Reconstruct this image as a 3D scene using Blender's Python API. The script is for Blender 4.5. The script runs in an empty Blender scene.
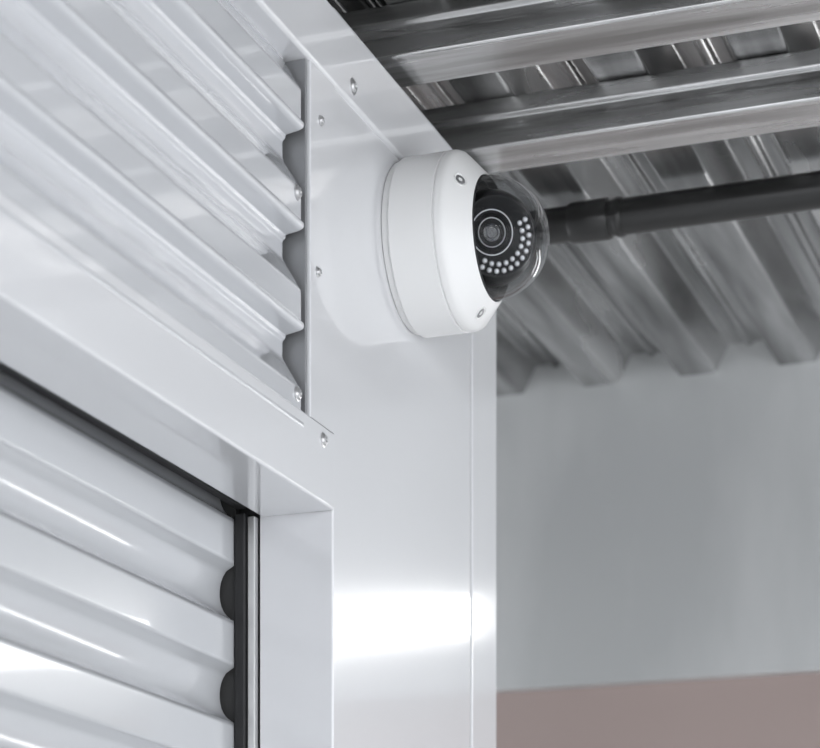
import bpy, bmesh, math
from mathutils import Vector, Matrix
S=bpy.context.scene
S.view_settings.view_transform='Standard'

# ---------------- materials ----------------
def mat(name,col,rough=.4,metal=0,coat=0,noise=None,nscale=(1,1,1),bump=0,spec=.5,c2=None,nrough=None,crough=.04):
    m=bpy.data.materials.new(name); m.use_nodes=True
    nt=m.node_tree; b=nt.nodes['Principled BSDF']
    b.inputs['Base Color'].default_value=(*col,1); b.inputs['Roughness'].default_value=rough
    b.inputs['Metallic'].default_value=metal; b.inputs['Coat Weight'].default_value=coat
    b.inputs['Coat Roughness'].default_value=crough
    b.inputs['Specular IOR Level'].default_value=spec
    if noise:
        tc=nt.nodes.new('ShaderNodeTexCoord'); mp=nt.nodes.new('ShaderNodeMapping')
        mp.inputs['Scale'].default_value=nscale
        n=nt.nodes.new('ShaderNodeTexNoise'); n.inputs['Scale'].default_value=noise; n.inputs['Detail'].default_value=5
        nt.links.new(tc.outputs['Object'],mp.inputs[0]); nt.links.new(mp.outputs[0],n.inputs['Vector'])
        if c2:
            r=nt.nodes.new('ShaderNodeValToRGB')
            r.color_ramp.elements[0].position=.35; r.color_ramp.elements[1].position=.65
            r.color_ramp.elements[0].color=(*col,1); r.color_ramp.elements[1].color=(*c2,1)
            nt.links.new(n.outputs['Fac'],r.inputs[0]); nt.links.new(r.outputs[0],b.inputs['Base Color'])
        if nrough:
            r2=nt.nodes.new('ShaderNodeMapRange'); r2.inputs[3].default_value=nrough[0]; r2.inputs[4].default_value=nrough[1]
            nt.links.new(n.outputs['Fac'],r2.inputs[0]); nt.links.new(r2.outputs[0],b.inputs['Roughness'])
        if bump:
            bp=nt.nodes.new('ShaderNodeBump'); bp.inputs['Strength'].default_value=bump; bp.inputs['Distance'].default_value=.002
            nt.links.new(n.outputs['Fac'],bp.inputs['Height']); nt.links.new(bp.outputs[0],b.inputs['Normal'])
    return m
M_white=mat('white_painted_steel',(.645,.65,.67),.18,0,.8,6,(1,1,.4),.05)
M_panel=mat('white_ribbed_steel',(.55,.56,.585),.16,0,1,5,(1,1,1),.05)
M_door=mat('door_curtain_paint',(.47,.48,.50),.24,0,.5)
M_cam=mat('camera_white_plastic',(.75,.75,.75),.38)
M_galv=mat('galvanised_steel',(.34,.34,.335),.28,.9,0,9,(.3,5,5),.12,c2=(.82,.82,.82),nrough=(.15,.38))
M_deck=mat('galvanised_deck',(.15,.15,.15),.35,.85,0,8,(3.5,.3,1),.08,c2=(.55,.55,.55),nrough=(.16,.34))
M_back=mat('grey_wall_panel',(.39,.40,.405),.3,.2,.2,4,(1.6,1,.5),.03,c2=(.49,.50,.505))
M_brown=mat('brown_wall_paint',(.30,.24,.225),.5)
M_lgrey=mat('grey_lower_wall',(.5,.5,.5),.5)
M_black=mat('black_rubber',(.012,.012,.013),.55)
M_endshade=mat('grey_end_shade',(.26,.265,.275),.4,.3)  # grey tone of the shade at the cladding end
M_pipe=mat('black_pipe_paint',(.015,.015,.015),.35,0,.2,30,(1,1,1),.15)
M_gloss=mat('black_gloss',(.005,.005,.006),.5,0,0,spec=.2)
M_ball=mat('camera_ball_black',(.008,.008,.009),.3,0,0,spec=.3)
M_dark=mat('dark_interior',(.03,.03,.03),.8)
M_scr=mat('screw_steel',(.55,.55,.56),.3,.8)
M_scrd=mat('screw_steel_dark',(.30,.30,.31),.35,.8)
M_alu=mat('aluminium_strip',(.6,.6,.6),.35,.8)
M_conc=mat('concrete_floor',(.60,.60,.59),.5,0,0,6,(1,1,1),.1,c2=(.7,.7,.69))
M_led=mat('infrared_led',(.92,.93,.95),.15,0,1)
M_ring=mat('lens_ring_enamel',(.80,.81,.83),.3)
M_lens=mat('lens_glass',(.010,.011,.016),.04,0,.6,spec=.6)
m=M_em=bpy.data.materials.new('lamp_diffuser'); m.use_nodes=True
b=m.node_tree.nodes['Principled BSDF']; b.inputs['Emission Color'].default_value=(1,1,1,1); b.inputs['Emission Strength'].default_value=12
def domemat(name,base,rim,power,tint):
    M=bpy.data.materials.new(name); M.use_nodes=True
    nt=M.node_tree; nt.nodes.clear()
    o=nt.nodes.new('ShaderNodeOutputMaterial'); mx=nt.nodes.new('ShaderNodeMixShader'); tr=nt.nodes.new('ShaderNodeBsdfTransparent')
    gl=nt.nodes.new('ShaderNodeBsdfGlossy'); lw=nt.nodes.new('ShaderNodeLayerWeight'); lw.inputs[0].default_value=.5
    pw=nt.nodes.new('ShaderNodeMath'); pw.operation='POWER'; pw.inputs[1].default_value=power
    mr=nt.nodes.new('ShaderNodeMapRange'); mr.inputs[3].default_value=base; mr.inputs[4].default_value=rim
    nt.links.new(lw.outputs['Facing'],pw.inputs[0]); nt.links.new(pw.outputs[0],mr.inputs[0])
    tr.inputs[0].default_value=tint; gl.inputs['Roughness'].default_value=.015
    nt.links.new(mr.outputs[0],mx.inputs[0]); nt.links.new(tr.outputs[0],mx.inputs[1]); nt.links.new(gl.outputs[0],mx.inputs[2]); nt.links.new(mx.outputs[0],o.inputs[0])
    return M
M_dome=domemat('clear_dome',.012,.95,3.6,(.92,.925,.93,1))
M_dome2=domemat('clear_dome_inner_face',.0,.85,4.0,(.90,.905,.91,1))

# ---------------- helpers ----------------
def fin(name,bm,mt,parent=None,sharp=35,solid=0,bevel=0,recalc=True):
    if recalc: bmesh.ops.recalc_face_normals(bm,faces=bm.faces)
    me=bpy.data.meshes.new(name); bm.to_mesh(me); bm.free()
    for p in me.polygons: p.use_smooth=True
    me.set_sharp_from_angle(angle=math.radians(sharp))
    if mt: me.materials.append(mt)
    ob=bpy.data.objects.new(name,me); S.collection.objects.link(ob)
    if parent: ob.parent=parent
    if solid:
        s=ob.modifiers.new('s','SOLIDIFY'); s.thickness=solid; s.offset=0
        wn=ob.modifiers.new('wn','WEIGHTED_NORMAL'); wn.keep_sharp=True; wn.weight=100
    if bevel:
        s=ob.modifiers.new('b','BEVEL'); s.width=bevel; s.segments=3; s.limit_method='ANGLE'
        s.harden_normals=True
    return ob
def empty(name,loc=(0,0,0)):
    e=bpy.data.objects.new(name,None); e.empty_display_size=.1; S.collection.objects.link(e); return e
def box(name,lo,hi,mt,parent=None,bevel=.0012):
    bm=bmesh.new(); bmesh.ops.create_cube(bm,size=1)
    for v in bm.verts:
        v.co=Vector([(lo[i]+hi[i])/2+v.co[i]*(hi[i]-lo[i]) for i in range(3)])
    return fin(name,bm,mt,parent,bevel=bevel)
def rnd(pts,r,n=4):
    out=[Vector(pts[0])]
    for i in range(1,len(pts)-1):
        p=Vector(pts[i]);a=Vector(pts[i-1]);c=Vector(pts[i+1])
        d=min(r,(a-p).length*.45,(c-p).length*.45)
        p0=p+(a-p).normalized()*d; p1=p+(c-p).normalized()*d
        for k in range(n+1):
            t=k/n; out.append(p0*(1-t)**2+p*2*t*(1-t)+p1*t*t)
    out.append(Vector(pts[-1])); return out
def sheet(name,prof,axis,a,b,mt,parent=None,solid=.001,r=.003,sharp=50):
    pts=rnd(prof,r) if r else [Vector(p) for p in prof]
    def mk(p,t):
        if axis=='y': return (p[0],t,p[1])
        if axis=='x': return (t,p[0],p[1])
        return (p[0],p[1],t)
    bm=bmesh.new()
    A=[bm.verts.new(mk(p,a)) for p in pts]; B=[bm.verts.new(mk(p,b)) for p in pts]
    for i in range(len(pts)-1): bm.faces.new((A[i],A[i+1],B[i+1],B[i]))
    return fin(name,bm,mt,parent,sharp=sharp,solid=solid)
def lathe(name,prof,org,axis,mt,parent=None,seg=96,sharp=30):
    q=Vector(axis).normalized().to_track_quat('Z','Y'); o=Vector(org)
    bm=bmesh.new(); rings=[]
    for (h,r) in prof:
        if r<1e-6: rings.append([bm.verts.new(o+q@Vector((0,0,h)))])
        else: rings.append([bm.verts.new(o+q@Vector((r*math.cos(2*math.pi*k/seg),r*math.sin(2*math.pi*k/seg),h))) for k in range(seg)])
    for A,B in zip(rings,rings[1:]):
        for k in range(seg):
            k2=(k+1)%seg
            f=[A[k%len(A)],A[k2%len(A)],B[k2%len(B)],B[k%len(B)]]
            f=list(dict.fromkeys(f))
            if len(f)>2: bm.faces.new(f)
    return fin(name,bm,mt,parent,sharp=sharp)
def screw(name,pos,axis,parent,r=.0042):
    return lathe(name,[(-.001,r*1.3),(.0004,r*1.3),(.0007,r),(.0022,r*.8),(.0026,r*.5),(.0014,r*.42),(.0012,0)],pos,axis,M_scr,parent,24)

# ---------------- room shell ----------------
fl=box('floor',(-2.5,-3,-.1),(4,2.9,0),M_conc,None,0)
wl=empty('wall_left')
box('wall_core_above_door',(-.20,-3,2.10),(-.03,1.600,2.452),M_dark,wl,0)
box('wall_core_post',(-.20,1.668,0),(-.064,2.06,2.452),M_dark,wl,0)
box('wall_core_front',(-.066,1.67,0),(-.004,1.99,2.44),M_white,wl,0)
sheet('column_cladding',[(-.062,1.664),(-.062,1.660),(0,1.660),(0,1.9955),(-.006,1.9955)],'z',0,2.45,M_white,wl,.0008,.0016)
sheet('column_edge_trim',[(-.006,1.9995),(0.0006,1.9995),(0.0006,2.071),(-.16,2.071)],'z',0,2.45,M_white,wl,.0008,.0016)
box('seam_shadow_gap',(-.012,1.994,0),(-.006,2.001,2.45),M_black,wl,0)
def mod(z0): return [(-.0160,z0-.0065),(-.0135,z0-.0045),(-.0135,z0-.002),(-.0015,z0),(.0016,z0+.0015),(.0016,z0+.0050),(-.0008,z0+.0070),(-.0008,z0+.030),(-.014,z0+.052),(-.016,z0+.056)]
prof=[]
for z0 in (2.104,2.179,2.2545,2.330):
    prof+=mod(z0)
prof=[(-.016,2.09)]+prof+[(-.016,2.405)]
sheet('ribbed_cladding',prof,'y',-3,1.597,M_panel,wl,.0006,.0020)
box('cladding_end_shade',(-.05,1.606,2.10),(-.001,1.6095,2.392),M_endshade,wl,0)  # grey strip, puts the shade beside the rib ends into colour
sheet('cladding_end_return',[(-.045,1.611),(.0012,1.611),(.0012,1.6595)],'z',2.118,2.392,M_white,wl,.0008,.0012)
sheet('door_header_trim',[(-.012,2.120),(.001,2.118),(.001,2.059),(-.060,2.059),(-.060,2.10)],'y',-3,1.6588,M_white,wl,.0008,.0016)
tr1=empty('trim_1')
sheet('angle_face',[(-.03,2.3875),(.001,2.388),(.0030,2.390),(.0030,2.446),(-.04,2.449)],'y',-3,2.071,M_white,tr1,.001,.0015)
for i,(y,z) in enumerate([(1.694,2.402),(1.45,2.402),(1.2,2.402),(2.0,2.402)]): screw('trim_screw_%d'%(i+1),(.0035,y,z),(1,0,0),tr1,.0050)
for i,(x,y,z) in enumerate([(.0015,1.637,2.107),(-.0003,1.590,2.280),(-.0003,1.590,2.129),(.0018,1.631,2.350),(.0018,1.625,2.232)]):
    screw('cladding_screw_%d'%(i+1),(x,y,z),(1,0,0),wl,.0045 if i<3 else .0032)

# ---------------- roller door ----------------
rd=empty('door_1')
pf=[]
N=int(2.12/.004)
for i in range(N+1):
    z=i*.004; ph=((z-.0385)/.080)%1
    x=-.080-.0125*math.sqrt(max(0,1-((ph-.5)/.26)**2))
    pf.append((x,z))
sheet('roller_curtain',pf,'y',-3,1.650,M_door,rd,.0008,0,70)
box('guide_channel',(-.0785,1.648,0),(-.0700,1.6595,2.06),M_black,rd,.001)
box('guide_edge_strip',(-.0690,1.652,0),(-.0632,1.6597,2.058),M_alu,rd,.0005)
box('guide_shade_back',(-.19,1.653,0),(-.0795,1.660,2.10),M_dark,rd,0)  # dark backing, its colour makes the shadow notches at the curtain edge
box('header_shade_strip',(-.078,-3,2.064),(-.0700,1.6520,2.085),M_black,rd,.001)  # black strip added as the shade in the gap behind the header
box('inner_lining',(-.60,-3,0),(-.55,1.66,2.3),M_dark,rd,0)

# ---------------- ceiling: deck + purlins ----------------
pr=[];x=-2.5
while x<2.2:
    pr+=[(x,2.506),(x+.045,2.506),(x+.062,2.540),(x+.082,2.540),(x+.085,2.535),(x+.091,2.535),(x+.094,2.540),(x+.108,2.540)]
    x+=.125
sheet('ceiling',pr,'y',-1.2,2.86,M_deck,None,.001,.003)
def purlin(name,y):
    h=.0435;z=2.461
    return sheet(name,[(y+.055,z+.012),(y+.055,z),(y,z),(y,z+.016),(y+.003,z+.019),(y+.003,z+.026),(y,z+.029),(y,z+h),(y+.055,z+h),(y+.055,z+h-.012)],'x',-.5,2.2,M_galv,None,.0015,.002)
for i,y in enumerate([1.978,1.779,1.56,1.34,.6,-.2]): purlin('roof_purlin' if i==0 else 'roof_purlin.%03d'%i,y)
# ---------------- black pipe ----------------
bp=empty('black_pipe')
def pip(n,x0,x1,r,y=2.225,z=2.480): return lathe(n,[(0,0),(0,r*.96),(.002,r),(x1-x0-.002,r),(x1-x0,r*.96),(x1-x0,0)],(x0,y,z),(1,0,0),M_pipe,bp,48)
pip('pipe_run',-1.5,2.2,.0175)
for i,x in enumerate([-.5,.03,.62,1.2]):
    pip('coupling_%d'%(i+1),x,x+.04,.0200); pip('coupling_lip_%d'%(i+1),x+.046,x+.054,.0193)
for i,x in enumerate([-.3,.9,1.9]): box('hanger_%d'%(i+1),(x,2.217,2.485),(x+.02,2.233,2.507),M_pipe,bp,0)

# ---------------- back wall ----------------
wb=empty('wall_back')
box('upper_panel',(-2.5,2.82,2.127),(2.6,2.9,2.56),M_back,wb,.002)
box('mid_wall',(-2.5,2.835,1.95),(2.6,2.9,2.127),M_brown,wb,0)
box('lower_wall',(-2.5,2.835,0),(2.6,2.9,1.95),M_lgrey,wb,0)
wlmp=empty('wall_light')
box('housing',(.255,2.795,2.189),(1.12,2.8195,2.251),M_cam,wlmp,.004)
box('diffuser',(.265,2.785,2.197),(1.11,2.796,2.243),M_em,wlmp,.003)

# ---------------- dome security camera ----------------
sc=empty('security_camera')
C=Vector((0.0008,1.834,2.322))
AX=(1,0,0)
lathe('mounting_base',[(0,0),(0,.0695),(.0045,.0695),(.0048,.068),(.0056,.068)],C,AX,M_cam,sc,128)
lathe('body_shell',[(.0050,.066),(.0054,.0715),(.0070,.0725),(.0440,.0725),(.0446,.0714),(.0456,.0714),(.0462,.0725),
    (.0505,.0724),(.0535,.0712),(.0560,.0688),(.0625,.0618),(.0690,.0548),(.0712,.0522),(.0722,.0508),(.0700,.0500),(.0640,.0498)],C,AX,M_cam,sc,128,28)
lathe('dome_gasket',[(.066,.0505),(.0728,.0502),(.0732,.0492),(.066,.0485)],C,AX,M_black,sc,96)
lathe('inner_liner',[(.066,.0498),(.0650,.044),(.0652,0)],C,AX,M_ball,sc,96)
def hemi(R): return [(.0690,R)]+[(.0715+R*math.sin(t*math.pi/2/24),R*math.cos(t*math.pi/2/24) if t<24 else 0) for t in range(25)]
lathe('clear_dome_cover',hemi(.0496),C,AX,M_dome,sc,96,80)
lathe('clear_dome_inner_face',hemi(.0468),C,AX,M_dome2,sc,96,80)
for i,a in enumerate([150,270,30]):
    a=math.radians(a); rad=Vector((0,math.cos(a),math.sin(a)))
    p=C+Vector((.0628,0,0))+rad*.0615; n=Vector((.735,0,0))+rad*.677
    lathe('screw_recess_%d'%(i+1),[(-.002,.0060),(.0008,.0060),(.0006,.0053),(-.0015,.0052)],p,n,M_cam,sc,32)
    lathe('screw_head_%d'%(i+1),[(-.002,.0052),(-.0002,.0047),(.0003,.0038),(.0003,.0020),(-.0012,.0018),(-.0012,0)],p,n,M_scrd,sc,24)
E=C+Vector((.0707,0,0)); D=Vector((.54,-.80,-.26)).normalized()
R0=.0390
bs=[( R0*math.sin(t), R0*math.cos(t) if abs(t)<1.57 else 0) for t in [(-math.pi/2)+k*(math.pi/2+.60)/24 for k in range(25)]]
lathe('camera_ball',bs+[(.0222,.0310),(.0222,0)],E,D,M_ball,sc,72)
lathe('ir_board',[(.0225,0),(.0225,.0308),(.0232,.0308),(.0232,0)],E,D,M_gloss,sc,64)
q=D.to_track_quat('Z','Y')
RT=Vector((.9393,.3431,0)); UP=Vector((0,0,1))
LC=E-RT*.0050+UP*.003
lathe('lens_bezel',[(.022,.0184),(.0252,.0183),(.0257,.0178),(.0252,.0173),(.0240,.0171)],LC,D,M_ring,sc,64)
lathe('lens_barrel',[(.0240,.0171),(.0255,.0145),(.0262,.0132),(.0258,.0122),(.0250,.0118)],LC,D,M_gloss,sc,64)
lathe('lens_inner_ring',[(.0250,.0120),(.0263,.0116),(.0252,.0110)],LC,D,M_ring,sc,48)
lathe('lens_front_glass',[(.0225+.0035*math.cos(t*.13),.0110*math.sin(t*.13)) for t in range(12,-1,-1)],LC,D,M_lens,sc,48)
lathe('lens_core_ring',[(.0252,.0052),(.0266,.0049),(.0256,.0044)],LC,D,M_scrd,sc,32)
bm=bmesh.new(); bm2=bmesh.new()
for rr,n,o in ((.0220,22,0),(.0274,27,.5)):
    for k in range(n):
        a=2*math.pi*(k+o)/n
        off=q@Vector((rr*math.cos(a),rr*math.sin(a),0)); dn=off.normalized()
        if dn.dot(RT)*.75-dn.dot(UP)*.66<.10: continue
        p=E+off+D*.0238
        mtx=Matrix.Translation(p)@q.to_matrix().to_4x4()
        bmesh.ops.create_uvsphere(bm,u_segments=10,v_segments=8,radius=.0015,matrix=mtx)
        bmesh.ops.create_cone(bm2,cap_ends=True,segments=16,radius1=.0025,radius2=.0021,depth=.0012,matrix=Matrix.Translation(-D*.0006)@mtx)
fin('ir_leds',bm,M_led,sc,60); fin('ir_led_collars',bm2,M_scrd,sc,40)

# ---------------- unseen strip lamps, added to brighten the scene ----------------
def strip(name,x,y,l):
    e=empty(name)
    box('added_lamp_body',(x-.06,y-l/2,2.44),(x+.06,y+l/2,2.4605),M_cam,e,.004)
    box('added_lamp_cover',(x-.05,y-l/2+.01,2.425),(x+.05,y+l/2-.01,2.441),M_em,e,.004)
strip('added_strip_light',1.1,.3,1.2)
strip('added_strip_light.001',1.9,1.0,1.2)

w=bpy.data.worlds.new('w'); S.world=w; w.use_nodes=True
bg=w.node_tree.nodes['Background']; bg.inputs[0].default_value=(.94,.965,1,1); bg.inputs[1].default_value=2.6

cam=bpy.data.cameras.new('cam'); co=bpy.data.objects.new('camera_view',cam); S.collection.objects.link(co)
co.location=(.67,0,1.6); co.rotation_euler=(math.pi/2,0,math.radians(20.06))
cam.sensor_width=36; cam.lens=36*2300/820; cam.shift_y=.8854
cam.clip_start=.05
cam.dof.use_dof=True; cam.dof.focus_distance=1.84; cam.dof.aperture_fstop=7.5
S.camera=co
